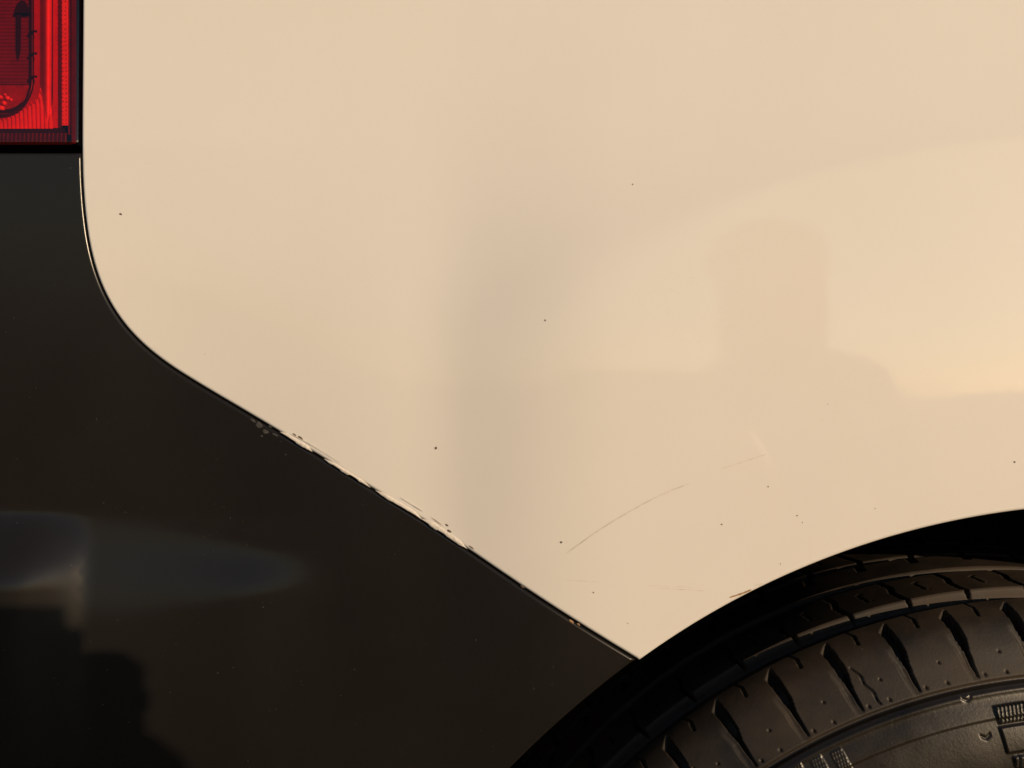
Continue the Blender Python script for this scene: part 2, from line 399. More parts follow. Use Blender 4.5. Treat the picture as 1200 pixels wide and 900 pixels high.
PY = np.interp(ls, L, pd[:, 0]); PR = np.interp(ls, L, pd[:, 1])
ty = np.gradient(PY, ls); tr = np.gradient(PR, ls); nn = np.hypot(ty, tr); NY, NR = tr / nn * 1.0, -ty / nn       # outward normal of the profile
if NR[len(NR) // 3] < 0: NY, NR = -NY, -NR
TH, LS = np.meshgrid(th, ls, indexing='ij'); YY = np.broadcast_to(PY, TH.shape)
A = TH * math.pi / 180 * WR            # arc length along the tread, metres
NP = 64; pitch = 2 * math.pi * WR / NP
def cell(a, off=0.0, k=1):             # signed distance to the nearest repeat
    p = pitch / k; return (a + 0.0066 - off + p / 2) % p - p / 2
D = np.zeros_like(TH)
def carve(d, width, depth, wall=0.0005):
    global D
    D = np.maximum(D, depth * np.clip((width / 2 - np.abs(d)) / wall + 0.5, 0, 1))
gL = [L_at_y(0.0395), L_at_y(0.078), L_at_y(0.112), L_at_y(0.146)]
gw = [0.0115, 0.0065, 0.0055, 0.0055]
for c_, w_ in zip(gL, gw): carve(LS - c_, w_, 0.0065, 0.0014)
def seg_l(l0, l1, f=0.0006): return np.clip((LS - l0) / f, 0, 1) * np.clip((l1 - LS) / f, 0, 1)
def carve_m(d, width, depth, mask, wall=0.0005):
    global D
    D = np.maximum(D, depth * mask * np.clip((width / 2 - np.abs(d)) / wall + 0.5, 0, 1))
# rib between groove 1 and 2: deep slanted zigzag cuts, short wavy sipes half way between
r1a, r1b = gL[1] + gw[1] / 2, gL[0] - gw[0] / 2
q = (LS - r1a) / (r1b - r1a)
zz = 0.0042 * (q - 0.5) + 0.0016 * np.clip(np.sin(q * 6.0 + 0.3) * 1.5, -1, 1)
carve_m(cell(A - zz), 0.0024, 0.0050, seg_l(r1a - .001, r1b + .001))
q2 = 0.0030 * (q - 0.5) + 0.0010 * np.sign(np.sin(q * 9))
carve_m(cell(A - q2, pitch * 0.5), 0.0011, 0.0022, seg_l(r1a + 0.3 * (r1b - r1a), r1a + 0.72 * (r1b - r1a)))
# next rib: notches at its near edge
r2a, r2b = gL[2] + gw[2] / 2, gL[1] - gw[1] / 2
q = (LS - r2a) / (r2b - r2a)
carve_m(cell(A + 0.006 * q, pitch * 0.12), 0.0042, 0.0040, seg_l(r2a - .001, r2a + 0.42 * (r2b - r2a)))
# third and fourth ribs
r3a, r3b = gL[3] + gw[3] / 2, gL[2] - gw[2] / 2
q = (LS - r3a) / (r3b - r3a)
carve_m(cell(A - 0.005 * q, pitch * 0.1), 0.0030, 0.0050, seg_l(r3a - .001, r3b + .001))
carve_m(cell(A - 0.003 * q, pitch * 0.6), 0.0010, 0.0020, seg_l(r3a, r3a + 0.55 * (r3b - r3a)))
r4a, r4b = L_a, gL[3] - gw[3] / 2
carve_m(cell(A, pitch * 0.05), 0.0045, 0.0055, seg_l(r4a, r4b + .001))
# shoulder: curved slots that taper towards the side, hooks and pin holes between them
l0, l1 = gL[0] + gw[0] / 2 + 0.0052, L_at_r(0.2868)
q = np.clip((LS - l0) / (l1 - l0), 0, 1)
bend = 0.0018 * q ** 1.3 + 0.0006 * np.sin(q * 5)
wid = np.interp(q, [0, 0.06, 0.45, 0.62, 1.0], [0.0050, 0.0054, 0.0046, 0.0020, 0.0009])
carve_m(cell(A - bend, pitch * 0.30), wid, 0.0070, seg_l(l0 - 0.9 * cell(A - bend, pitch * 0.30), l1, 0.0006) * np.interp(q, [0, 0.5, 0.75, 1], [1, 1, 0.45, 0.2]))
# chamfer on the slot's rear side over its lower half
dd = cell(A - bend, pitch * 0.30) + wid / 2 + 0.0016
carve_m(dd, 0.0032, 0.0012, seg_l(l0 + 0.35 * (l1 - l0), l1 + 0.002, 0.010), 0.0016)
k0 = gL[0] + gw[0] / 2
hook = np.where(LS < k0 + 0.0045, 0.60 * (LS - k0), 0.0027 - 0.12 * (LS - k0 - 0.0045))
carve_m(cell(A - hook, pitch * 0.74), 0.0010, 0.0022, seg_l(k0, k0 + 0.0105))
for frac, off, rad in ((0.97, 0.42, 0.0007), (0.98, 0.78, 0.0007), (0.70, 0.80, 0.0006)):
    dl = LS - (l0 + frac * (l1 - l0)); da = cell(A - bend, pitch * off)
    D = np.maximum(D, 0.0009 * np.clip((rad - np.hypot(dl, da)) / 0.0004 + 0.5, 0, 1))
# one longer crack and two mould seams
for a0, frac0, frac1 in ((-0.1150, 0.42, 0.99), (-0.2105, 0.55, 0.95)):
    d = A - (a0 + 0.008 * (q - frac0) + 0.0006 * np.sin(q * 25)); carve_m(d, 0.0008, 0.0012, ((q > frac0) & (q < frac1) & (LS < l1 + 0.0005)).astype(float))
# edge line between shoulder and sidewall, then a thin raised rim
le = L_at_r(0.2842)
carve(LS - le, 0.0022, 0.0016, 0.0010)
D -= 0.0007 * np.exp(-((LS - le - 0.0042) / 0.0013) ** 2)
l_m = L_at_r(0.2705); D += 0.0006 * sst(l_m - 0.0006, l_m + 0.0006, LS) * sst(L_at_r(0.215), L_at_r(0.222), LS)
# scars on the sidewall
for a0, rr0 in ((-0.0688, 0.2795), (-0.0660, 0.2637)):
    dl = LS - L_at_r(rr0); da = A - a0
    D += 0.0007 * np.exp(-(((dl + 0.5 * np.abs(da)) / 0.0007) ** 2)) * (np.abs(da) < 0.0028)
# raised block of embossed hatching near the top, with a plain bar below it
def emboss(a0, a1, rr0, rr1, hatch, lift):
    global D
    A2 = TH * math.pi / 180 * 0.26; la, lb = L_at_r(rr0), L_at_r(rr1)
    m = np.clip((A2 - a0) / 0.0004, 0, 1) * np.clip((a1 - A2) / 0.0004, 0, 1) * np.clip((LS - la) / 0.0004, 0, 1) * np.clip((lb - LS) / 0.0004, 0, 1)
    t = 1.0 if hatch is None else (0.55 + 0.45 * (np.sin((A2 + 0.25 * (LS - la)) * 2 * math.pi / hatch) > -0.1))
    D -= lift * m * t
emboss(-0.0470, 0.030, 0.2755, 0.2683, 0.0017, 0.0014)
emboss(-0.0475, 0.030, 0.2672, 0.2560, None, 0.0012)
emboss(-0.0450, 0.030, 0.2545, 0.2490, 0.003, 0.0014)
for kk in range(3): emboss(-0.1390 + kk * 0.0092, -0.1390 + kk * 0.0092 + 0.0060, 0.2800 - 0.0008 * kk, 0.2690, 0.0013, 0.0005)
emboss(0.06, 0.16, 0.262, 0.242, 0.006, 0.001)
PRd = PR[None, :] - D * NR[None, :]; PYd = PY[None, :] - D * NY[None, :]
t_ = TH * math.pi / 180
P = np.stack([WX + PRd * np.sin(t_), PYd, WZ + PRd * np.cos(t_)], -1)
tm = grid_mesh('tyre', P, closed_u=True)
tm.materials.append(TREAD); tm.materials.append(SIDE)
nvr = len(ls) - 1; mi = np.tile((ls[:-1] > le - 0.0004).astype(np.int32), len(th)); tm.polygons.foreach_set('material_index', mi)
tyre = link(tm, 'tyre', None, wheel)
# alloy rim: barrel, flange, disc with ten spokes
rp = np.array([(0.020, 0.2035), (0.006, 0.2085), (0.003, 0.2115), (0.0045, 0.2060), (0.015, 0.199), (0.03, 0.194), (0.10, 0.186), (0.19, 0.199), (0.198, 0.205)])
t_ = np.linspace(0, 2 * math.pi, 120, endpoint=False)
P = np.stack([WX + rp[None, :, 1] * np.sin(t_)[:, None], np.broadcast_to(rp[:, 0], (120, len(rp))), WZ + rp[None, :, 1] * np.cos(t_)[:, None]], -1)
link(grid_mesh('rim', P, closed_u=True), 'rim', RIM, wheel)
sp = bmesh.new()
ring = [(0.008, 0.0), (0.008, 0.05), (0.02, 0.075), (0.10, 0.08)]
for i in range(len(ring) - 1):
    for k in range(40):
        a, b = 2 * math.pi * k / 40, 2 * math.pi * (k + 1) / 40
        pts = []
        for (y, r_), t in ((ring[i], a), (ring[i + 1], a), (ring[i + 1], b), (ring[i], b)): pts.append(sp.verts.new((WX + r_ * math.sin(t), y, WZ + r_ * math.cos(t))))
        sp.faces.new(pts)
bmesh.ops.remove_doubles(sp, verts=sp.verts, dist=1e-6)
me = bpy.data.meshes.new('hub'); sp.to_mesh(me); sp.free(); link(me, 'hub', RIM, wheel)
sp = bmesh.new()
for (r0, w0, y0), (r1, w1, y1) in [((0.06, 0.016, 0.012), (0.197, 0.011, 0.018))]:
    q = [(-w0, y0, r0), (w0, y0, r0), (w1, y1, r1), (-w1, y1, r1)]
    a = [sp.verts.new(t) for t in q]; b = [sp.verts.new((x * 0.7, y + 0.03, z)) for x, y, z in q]
    sp.faces.new(a)
    for i in range(4): sp.faces.new((a[i], b[i], b[(i + 1) % 4], a[(i + 1) % 4]))
me_s = bpy.data.meshes.new('spoke'); sp.to_mesh(me_s); sp.free(); me_s.materials.append(RIM)
for k in range(10):
    o = bpy.data.objects.new('spoke', me_s); col.objects.link(o); o.parent = wheel
    o.location = (0, -0.1, 0); o.rotation_euler = (0, 2 * math.pi * k / 10, 0)

# ------------------------------------------------------------------ tail light
tail = empty('tail_light', (-0.28, 0.05, 0.84), car)
zero = lambda s, z: 0 * np.asarray(s, float) - 0.0016
ULEFT, UTOP = -60, -300
ue = np.array([95.2, 94.6, 93.4, 92.8, 92.6]); ve = np.array([-300.0, -150.0, 20.0, 120.0, 170.5])
lr = np.stack(uv2sz(ue, ve, -0.0016), 1); lb = np.stack(uv2sz(np.linspace(60, ULEFT, 12), np.full(12, 170.5), -0.0016), 1)
lt = np.stack(uv2sz(np.linspace(ULEFT, 93, 12), np.full(12, -300.0), -0.0016), 1)
lens = shell('lens', [tuple(t) for t in np.vstack([lt[:-1], lr, lb])], zero, LENS, tail, rad=0.0022, back=0.010, fine=0.004, fine_box=(-0.30, -0.19, 0.8, 1.05), coarse=0.010)
def T(u, v, depth):                    # the point seen at (u, v) on a surface depth metres inside the lamp's face
    s, z = uv2sz(np.array([float(u)]), np.array([float(v)]), -depth)
    return surf(s, z, lambda a, b: 0 * a, -depth)[0]
def block(name, us, vt, vb, mat, d0, d1, parent=tail):
    """slab following the lamp's face: columns us, from v = vt(u) down to vb(u), depth d0 to d1"""
    rows = []
    for u in us:
        a, b = vt(u), vb(u); rows.append([T(u, a, d0), T(u, b, d0), T(u, b, d1), T(u, a, d1)])
    n = len(us); V = [p for r_ in rows for p in r_]; F = []
    for i in range(n - 1):
        for k in range(4): F.append((4 * i + k, 4 * i + (k + 1) % 4, 4 * i + 4 + (k + 1) % 4, 4 * i + 4 + k))
    F += [(3, 2, 1, 0), tuple(4 * (n - 1) + k for k in range(4))]
    return link(mesh_pd(name, V, F), name, mat, parent, False)
def plate(name, pts, mat, d0, d1, parent=tail, smooth=False):
    """small closed block with outline pts (u, v) between depths d0 (front) and d1"""
    a = [T(u, v, d0) for u, v in pts]; b = [T(u, v, d1) for u, v in pts]; n = len(pts)
    f = [tuple(range(n)), tuple(range(2 * n - 1, n - 1, -1))] + [(i, i + n, (i + 1) % n + n, (i + 1) % n) for i in range(n)]
    return link(mesh_pd(name, a + b, f), name, mat, parent, smooth)
def tube(name, paths, rad, mat, parent=tail, depth=None):
    bm = bmesh.new()
    for pth in paths:
        c = [Vector(p) for p in pth]; prev = None
        for i, p in enumerate(c):
            d = (c[min(i + 1, len(c) - 1)] - c[max(i - 1, 0)]).normalized(); s_ = d.cross(Vector((0.3, -1, 0.1))).normalized(); w = d.cross(s_)
            ringv = [bm.verts.new(p + (s_ * math.cos(t) + w * math.sin(t)) * rad) for t in [k * math.pi / 3 for k in range(6)]]
            if prev:
                for k in range(6): bm.faces.new((prev[k], prev[(k + 1) % 6], ringv[(k + 1) % 6], ringv[k]))
            else: bm.faces.new(ringv[::-1])
            prev = ringv
        bm.faces.new(prev)
    me = bpy.data.meshes.new(name); bm.to_mesh(me); bm.free(); return link(me, name, mat, parent)
REFL = mat_plain('reflector_white', (0.85, 0.62, 0.55), 0.30, 0.0, 200, 0.1)
REFD = mat_plain('reflector_plum', (0.16, 0.05, 0.09), 0.35, 0.0, 200, 0.15)
REFM = mat_plain('reflector_mid', (0.62, 0.16, 0.14), 0.35, 0.0, 200, 0.15)
REFR = mat_plain('reflector_red', (0.45, 0.12, 0.12), 0.35, 0.0, 200, 0.15)
REFB = mat_plain('bowl_red', (0.30, 0.08, 0.08), 0.3, 0.0, 200, 0.25)
REFS = mat_plain('lamp_side_red', (0.10, 0.03, 0.03), 0.35, 0.0, 200, 0.2)
REFK = mat_plain('lamp_black', (0.02, 0.006, 0.008), 0.35, 0.0, 200, 0.2)
CHR = mat_plain('lamp_chrome', (0.9, 0.75, 0.7), 0.16, 0.85, 300, 0.08)
# housing that closes the lamp
WU = list(np.linspace(ULEFT, 76, 22)); c0 = lambda k: (lambda u: k)
block('housing', list(np.linspace(ULEFT, 95, 24)), c0(UTOP), c0(168), REFK, 0.040, 0.043)
block('side_wall', [84, 86, 88, 89.5], c0(UTOP), c0(168), REFS, 0.0035, 0.0055)
block('floor', list(np.linspace(ULEFT, 84, 22)), c0(166.5), c0(169.5), REFK, 0.003, 0.040)
block('bottom_bezel', WU, c0(150.8), c0(155.6), REFK, 0.004, 0.026)
gl = block('light_guide', [72.5, 74, 76, 78, 80], c0(UTOP), c0(147), REFL, 0.004, 0.010)
block('guide_gap', [62, 66, 69, 72.5], c0(UTOP), c0(150), REFM, 0.009, 0.012)
block('outer_gap', [80, 82, 84.2], c0(UTOP), c0(158), REFD, 0.006, 0.010)
PM['light_guide'] = Matrix()
bm = bmesh.new()
for k in range(60):
    for uu in (74.2, 78.2):
        p = Vector(T(uu + random.uniform(-.3, .3), 145 - k * 5.2 + random.uniform(-1, 1), 0.0038)); bmesh.ops.create_icosphere(bm, subdivisions=1, radius=0.00032, matrix=Matrix.Translation(p))
me = bpy.data.meshes.new('guide_prism'); bm.to_mesh(me); bm.free(); o = link(me, 'guide_prisms', REFL, gl); o['kind'] = 'stuff'
# rounded pale column added to imitate a warm sheen reflected on the lens
us = np.linspace(47, 64, 14); vv = np.array([UTOP, -100, 0, 60, 100, 130, 151])
P = np.array([[T(u, v, 0.016 - 0.007 * math.sin(math.pi * (u - 47) / 17)) for v in vv] for u in us])
link(grid_mesh('sheen_column', P, flip=True), 'sheen_column', REFL, tail)
# sloping ribbed reflector below the inner lamp
us = np.linspace(ULEFT, 62, 60); ws = np.linspace(0, 1, 10)
def diag(u): return 138 - 40 * sst(-6, 58, np.float64(u)) - 0.05 * min(u, 0) * -1
P = np.array([[T(u, 151 + (diag(u) - 151) * w, 0.008 + 0.007 * w) for w in ws] for u in us])
rfl = link(grid_mesh('ribbed_reflector', P, flip=True), 'ribbed_reflector', REFL, tail)
PM['ribbed_reflector'] = Matrix()
paths = []
for k in range(24):
    ub = 58 - 4.8 * k; p = []
    for w in np.linspace(0, 1, 16):
        u = ub - 1.0 * w - 16 * max(0, w - 0.55) ** 2 * 3.0
        p.append(T(u, 151 + (diag(u) - 151) * w, 0.0078 + 0.007 * w))
    paths.append(p)
o = tube('reflector_rib', paths, 0.00042, REFM, rfl)
# lower lip with faint ribs
us = np.linspace(ULEFT, 78, 190)
P = np.array([[T(u, v, 0.004 + 0.006 * (v - 156) / 10 + 0.0005 * math.sin(u * 1.3)) for v in (155.8, 161, 166.5)] for u in us])
link(grid_mesh('lower_lip', P, flip=True), 'lower_lip', mat_plain('lip_grey', (0.6, 0.5, 0.42), 0.4), tail)
# inner lamp: plum block with fine horizontal ridges, a rounded frame, clips, bulb shade and bowl
def corner(u1, v1, r_):                # bottom edge of a field whose lower right corner is rounded
    return lambda u: v1 if u < u1 - r_ else v1 - 1.2 * r_ + 1.2 * r_ * math.sqrt(max(0, 1 - ((u - u1 + r_) / r_) ** 2))
def cols(u1, r_): return list(np.linspace(ULEFT, u1 - r_, 14)) + [u1 - r_ + r_ * math.sin(t) for t in np.linspace(0.12, math.pi / 2, 12)]
block('inner_lamp_rim', cols(47, 30), c0(UTOP), corner(47, 136, 30), REFR, 0.0125, 0.018)
fb = corner(37.5, 131, 30); fr = [(37.5, UTOP), (37.5, -100), (37.5, 0), (37.5, 60)] + [(u, fb(u)) for u in cols(37.5, 30)[::-1]]
tube('inner_lamp_frame', [[T(u, v, 0.0098) for u, v in fr]], 0.00085, REFK)
us = np.array(list(np.linspace(ULEFT, 0, 8)) + [12, 24, 31, 34.8]); vs_ = np.arange(-120, 99.5, 0.6)
P = np.array([[T(u, v, 0.0112 + 0.00045 * (0.5 + 0.5 * math.sin(v * 2 * math.pi / 4.2))) for v in vs_] for u in us])
link(grid_mesh('ridged_reflector', P, flip=True), 'ridged_reflector', REFD, tail)
plate('bulb_shade', [(16.5, 15), (19.5, 5), (24, 0.5), (29, 1), (32.5, 6), (34.5, 15)], REFK, 0.0085, 0.0105)
plate('bulb_stem', [(19.5, 15), (25, 15), (24, 62), (21.5, 70), (19.5, 55)], REFK, 0.0095, 0.0108)
bw = corner(34.5, 128, 28)
block('lamp_bowl', cols(34.5, 28), lambda u: min(100, bw(u) - 0.1), bw, REFB, 0.0108, 0.0122)
for k, v in enumerate((37, 63, 90)): plate('frame_clip', [(34.5, v - 1.2), (43.5, v - 1.8), (43.5, v + 1.2), (34.5, v + 1.0)], REFK, 0.0080, 0.0098)
bm = bmesh.new()  # pale beads added as painted highlights inside the bowl
for (u, v, a) in ((2, 127, 1.5), (5, 121, 1.2), (9, 115, 1.2), (1, 114, 1.0), (13, 117, .8), (6, 111, .7)):
    bmesh.ops.create_icosphere(bm, subdivisions=2, radius=0.0009 * a, matrix=Matrix.Translation(Vector(T(u, v, 0.0106))))
me = bpy.data.meshes.new('bowl_glints'); bm.to_mesh(me); bm.free(); link(me, 'bowl_glints', REFL, tail)

# ------------------------------------------------------------------ marks on the paint
def on(u, v, hf, off):
    s, z = uv2sz(np.array([float(u)]), np.array([float(v)]), 0.0); return surf(s, z, hf, off)[0]
def strip(name, pts, w, mat, parent, hf, off=0.00016):
    p = np.array(pts, float); p = chaikin(p, 2) if len(p) > 2 else p
    q = [p[0]]
    for a, b in zip(p[:-1], p[1:]):
        n = max(1, int(np.hypot(*(b - a)) / 6)); q += [a + (b - a) * k / n for k in range(1, n + 1)]
    q = np.array(q); t = np.gradient(q, axis=0); t /= np.linalg.norm(t, axis=1, keepdims=True); nrm = np.stack([-t[:, 1], t[:, 0]], 1)
    k = np.linspace(0, 1, len(q)); ww = w * np.minimum(1, np.minimum(k, 1 - k) * 6 + 0.1) * (0.75 + 0.5 * rng.random(len(q)))
    V = [on(*(c + m * x / 2), hf, off) for c, m, x in zip(q, nrm, ww)] + [on(*(c - m * x / 2), hf, off) for c, m, x in zip(q, nrm, ww)]
    n = len(q); F = [(i, i + 1, n + i + 1, n + i) for i in range(n - 1)]
    return link(mesh_pd(name, V, F), name, mat, parent)
PM['quarter_panel'] = Matrix(); PM['rear_bumper'] = Matrix()
def chip(u, v, r_, mat, parent, hf, ax=1.0, name='paint_chip', rot=0.0):
    n = 9; V = [on(u, v, hf, 0.00022)]
    for k in range(n):
        t = 2 * math.pi * k / n; rr = r_ * random.uniform(0.75, 1.2); x, y = rr * ax * math.cos(t), rr * math.sin(t)
        V.append(on(u + x * math.cos(rot) - y * math.sin(rot), v + x * math.sin(rot) + y * math.cos(rot), hf, 0.00012))
    return link(mesh_pd(name, V, [(0, 1 + (k + 1) % n, 1 + k) for k in range(n)]), name, mat, parent, smooth=False)
for (u, v, r_) in ((511, 525, 1.9), (656, 631, 1.6), (638, 377, 1.2), (739, 220, .9), (1173, 539, 1.3), (839, 610, 1.1), (693, 688, 1.0), (892, 567, .9), (925, 600, 1.0),
                   (931, 608, .7), (1014, 592, .7), (732, 723, .7), (906, 655, .7), (960, 473, .6), (240, 415, .5)):
    chip(u, v, r_ * 0.85, CHIP, panel, h_panel)
chip(141.5, 251, 1.1, CHIP, panel, h_panel, 2.0, rot=0.5)
for (u, v, r_, ax) in ((352, 513, 1.2, 3.0), (345, 509, .9, 3.0), (527, 622, 1.6, 1.8), (524, 615, 1.2, 1.6), (553, 640, .8, 5), (612, 683, 1.1, 3)): chip(u, v, r_, CHIP, panel, h_panel, ax, rot=0.6)
strip('scratch', [(662, 644), (700, 616), (740, 592), (772, 575), (806, 562)], 1.1, SCR, panel, h_panel)
strip('scratch', [(838, 547), (866, 538), (890, 530)], 0.8, SCR, panel, h_panel)
strip('scratch', [(764, 682.5), (790, 684), (820, 686)], 0.7, SCR, panel, h_panel)
strip('scratch', [(755, 680), (785, 680.6), (812, 682.6)], 0.5, SCR, panel, h_panel)
strip('scratch', [(660, 674), (700, 676)], 0.5, SCR, panel, h_panel)
strip('scuff', [(848, 693.5), (862, 689), (873, 684.5)], 1.8, SCR2, panel, h_panel)
strip('scuff', [(876, 680), (886, 677)], 1.0, SCR2, panel, h_panel)
# the damaged edge: a lifted bead of cracked paint along the lower border
def bead(u0, u1, w_px, seed):
    rg = np.random.default_rng(seed)
    uu = np.arange(u0, u1, 2.0); vv_ = np.interp(uu, ep[:, 0], ep[:, 1])
    t = np.stack([np.gradient(uu), np.gradient(vv_)], 1); t /= np.linalg.norm(t, axis=1, keepdims=True); nrm = np.stack([t[:, 1], -t[:, 0]], 1)   # up-right
    k = np.linspace(0, 1, len(uu)); env = np.minimum(1, np.minimum(k, 1 - k) * 5)
    jag = np.repeat(rg.uniform(-0.3, 1.9, len(uu) // 5 + 1), 5)[:len(uu)] * env + rg.uniform(-.25, .25, len(uu))
    wob = np.convolve(rg.uniform(0.6, 1.3, len(uu) + 6), np.ones(7) / 7, 'valid')[:len(uu)]
    rows = []
    for fr, off in ((-1, -0.0006), (-0.75, 0.0002), (-0.3, 0.00042), (0.35, 0.00036), (0.8, 0.00016), (1.0, -0.0001)):
        r_ = []
        for i in range(len(uu)):
            o_ = (-jag[i] - 0.4) if fr == -1 else (-jag[i] * 0.9 if fr == -0.75 else (fr + 0.3) / 1.3 * w_px * wob[i] * env[i] + 0.3)
            r_.append(on(uu[i] + nrm[i, 0] * o_, vv_[i] + nrm[i, 1] * o_, h_panel, off * max(env[i], 0.15)))
        rows.append(r_)
    return link(grid_mesh('chipped_edge', np.array(rows)), 'chipped_edge', FILL, panel)
bead(328, 368, 3.4, 3); bead(380, 436, 2.2, 4); bead(440, 498, 3.2, 5); bead(494, 550, 4.8, 8)
strip('crack', [(340, 508), (352, 514), (375, 527), (400, 543)], 0.6, SCR, panel, h_panel, 0.0005)
strip('crack', [(470, 583), (482, 590.5), (496, 599)], 0.7, SCR, panel, h_panel, 0.00055)
strip('crack', [(505, 605), (520, 616)], 0.6, SCR2, panel, h_panel, 0.00055)
# scuffs on the bumper
for (u, v, r_, ax, rt) in ((303, 498, 3.2, 1.4, 0.6), (311, 506, 2.4, 1.6, 0.4), (296, 493, 1.4, 2.6, 0.6), (322, 510, 1.3, 3.0, 0.5), (316, 500, 1.2, 2.0, .5), (334, 533, .9, 1.2, 0), (306, 511, 1.0, 1.5, 0)):
    chip(u, v, r_, SCUFF, bumper, h_bumper, ax, 'scuff', rt)
chip(668, 721.5, 1.6, SCR2, bumper, h_bumper, 2.2, 'dried_mud', 0.6); chip(676, 724.5, 1.1, SCR2, bumper, h_bumper, 2.0, 'dried_mud', 0.6)
for k in range(46):
    u, v = random.uniform(5, 560), random.uniform(440, 860)
    if v > np.interp(u, ep[:, 0], ep[:, 1]) + 12: chip(u, v, random.uniform(.3, .7), SCUFF, bumper, h_bumper, 1.2, 'dust_speck')
# ------------------------------------------------------------------ the person crouching before the car with a phone (seen as reflection and shadow)
def skin_mesh(name, vs, es, rad, sub=2, root=0):
    me = bpy.data.meshes.new(name); me.from_pydata([tuple(v) for v in vs], es, []); me.update()
    o = bpy.data.objects.new(name, me); col.objects.link(o)
    m = o.modifiers.new('skin', 'SKIN'); m.use_smooth_shade = True
    sv = me.skin_vertices[0].data
    for i, r_ in enumerate(rad): sv[i].radius = (r_, r_) if not isinstance(r_, tuple) else r_; sv[i].use_root = (i == root)
    s_ = o.modifiers.new('sub', 'SUBSURF'); s_.levels = sub; s_.render_levels = sub
    dg = bpy.context.evaluated_depsgraph_get(); dg.update()
    out = bpy.data.meshes.new_from_object(o.evaluated_get(dg)); bpy.data.objects.remove(o); bpy.data.meshes.remove(me); return out
J = {}; order = []; rads = []; edges = []
def jn(n, p, r_, to=None):
    J[n] = len(order); order.append(p); rads.append(r_)
    if to: edges.append((J[to], J[n]))
jn('pelvis', (.40, -1.00, .25), (.135, .11))
jn('waist', (.40, -1.00, .38), (.125, .10), 'pelvis'); jn('chest', (.40, -.94, .55), (.145, .105), 'waist'); jn('upper', (.395, -.86, .665), (.13, .09), 'chest')
jn('neck', (.385, -.805, .765), .072, 'upper'); jn('nape', (.376, -.780, .818), .081, 'neck')
jn('jaw', (.368, -.760, .862), (.083, .080), 'nape'); jn('skull', (.366, -.757, .908), (.076, .095), 'jaw'); jn('crown', (.366, -.757, .942), (.060, .07), 'skull')
for sd, x in (('l', -1), ('r', 1)):
    cx = .39
    jn('sh' + sd, (cx + x * .145, -.83, .716), .058, 'upper')
    if sd == 'l':
        jn('ell', (.235, -.66, .505), .044, 'shl'); jn('fal', (.220, -.56, .575), .040, 'ell'); jn('wrl', (.240, -.440, .610), .034, 'fal'); jn('pal', (.214, -.412, .648), .042, 'wrl'); jn('pel', (.178, -.405, .688), .044, 'pal')
    else:
        jn('elr', (.575, -.70, .485), .044, 'shr'); jn('far', (.56, -.63, .51), .040, 'elr'); jn('wrr', (.515, -.535, .545), .027, 'far'); jn('par', (.49, -.50, .54), (.038, .02), 'wrr'); jn('per', (.475, -.475, .525), (.034, .018), 'par')
    jn('hip' + sd, (cx + .01 + x * .085, -1.01, .225), .095, 'pelvis'); jn('th' + sd, (cx + .01 + x * .12, -.80, .36), .080, 'hip' + sd)
    jn('kn' + sd, (cx + .01 + x * .135, -.60, .455), .060, 'th' + sd); jn('ca' + sd, (cx + .01 + x * .13, -.72, .27), .056, 'kn' + sd)
    jn('an' + sd, (cx + .01 + x * .12, -.86, .085), .040, 'ca' + sd); jn('ft' + sd, (cx + .01 + x * .13, -.78, .045), (.042, .038), 'an' + sd); jn('to' + sd, (cx + .01 + x * .135, -.66, .034), (.040, .028), 'ft' + sd)
body = skin_mesh('person', order, edges, rads)
SKIN = mat_plain('skin', (0.42, 0.25, 0.17), 0.55); JACKET = mat_plain('dark_jacket', (0.012, 0.012, 0.014), 0.9, nscale=300); TROUSER = mat_plain('trousers', (0.02, 0.022, 0.03), 0.9, nscale=300)
SHOE = mat_plain('shoe', (0.03, 0.028, 0.026), 0.6); HAIR = mat_plain('hair', (0.008, 0.006, 0.005), 0.7, nscale=400); PHONE = mat_plain('phone_body', (0.012, 0.012, 0.013), 0.3)
bm = bmesh.new(); bm.from_mesh(body)
def add_mesh(me, mat_i):
    n0 = len(bm.faces); bm.from_mesh(me); bm.faces.ensure_lookup_table()
    for f in bm.faces[n0:]: f.material_index = mat_i
    bpy.data.meshes.remove(me)
for f in bm.faces:
    c = f.calc_center_median(); f.smooth = True
    f.material_index = 0
    if c.z < 0.062 and c.y > -.93: f.material_index = 3
    elif c.z < 0.30 or (c.y > -.92 and c.z < 0.52 and abs(c.x - .40) > .06 and c.y < -.535 and not (c.x > .54 and c.z > .44) and not (c.x < .24 and c.z > .43)): f.material_index = 2
    elif (c.z > .79 and c.y > -.88) or (c.x < .28 and c.z > .600 and c.y > -.47) or (.44 < c.x < .53 and c.y > -.55): f.material_index = 0
    else: f.material_index = 1
# fingers: left hand closes on the phone's end, right hand lies on the knee
def finger(base, dirs, r0):
    p = [Vector(base)]
    for d in dirs: p.append(p[-1] + Vector(d))
    add_mesh(skin_mesh('finger', p, [(i, i + 1) for i in range(len(p) - 1)], [r0 * (1 - 0.12 * i) for i in range(len(p))], 1), 0)
for k, (dz, ln) in enumerate(((.030, .9), (.012, 1.0), (-.006, .95), (-.024, .78))):
    finger((.180, -.392, .682 + dz * .7), ((.004 * ln, .026 * ln, .008), (-.020 * ln, .010 * ln, .004), (-.022 * ln, -.001, 0)), .0085)
finger((.190, -.420, .690), ((-.014, -.012, .016), (-.018, .010, .010), (-.012, .012, .002)), .010)
for k, (dx, ln) in enumerate(((-.030, .8), (-.011, .95), (.008, 1.0), (.027, .9))):
    finger((.475 + dx, -.475, .525), ((.0, .034 * ln, -.006), (0, .022 * ln, -.016), (0, .010 * ln, -.018)), .0085)
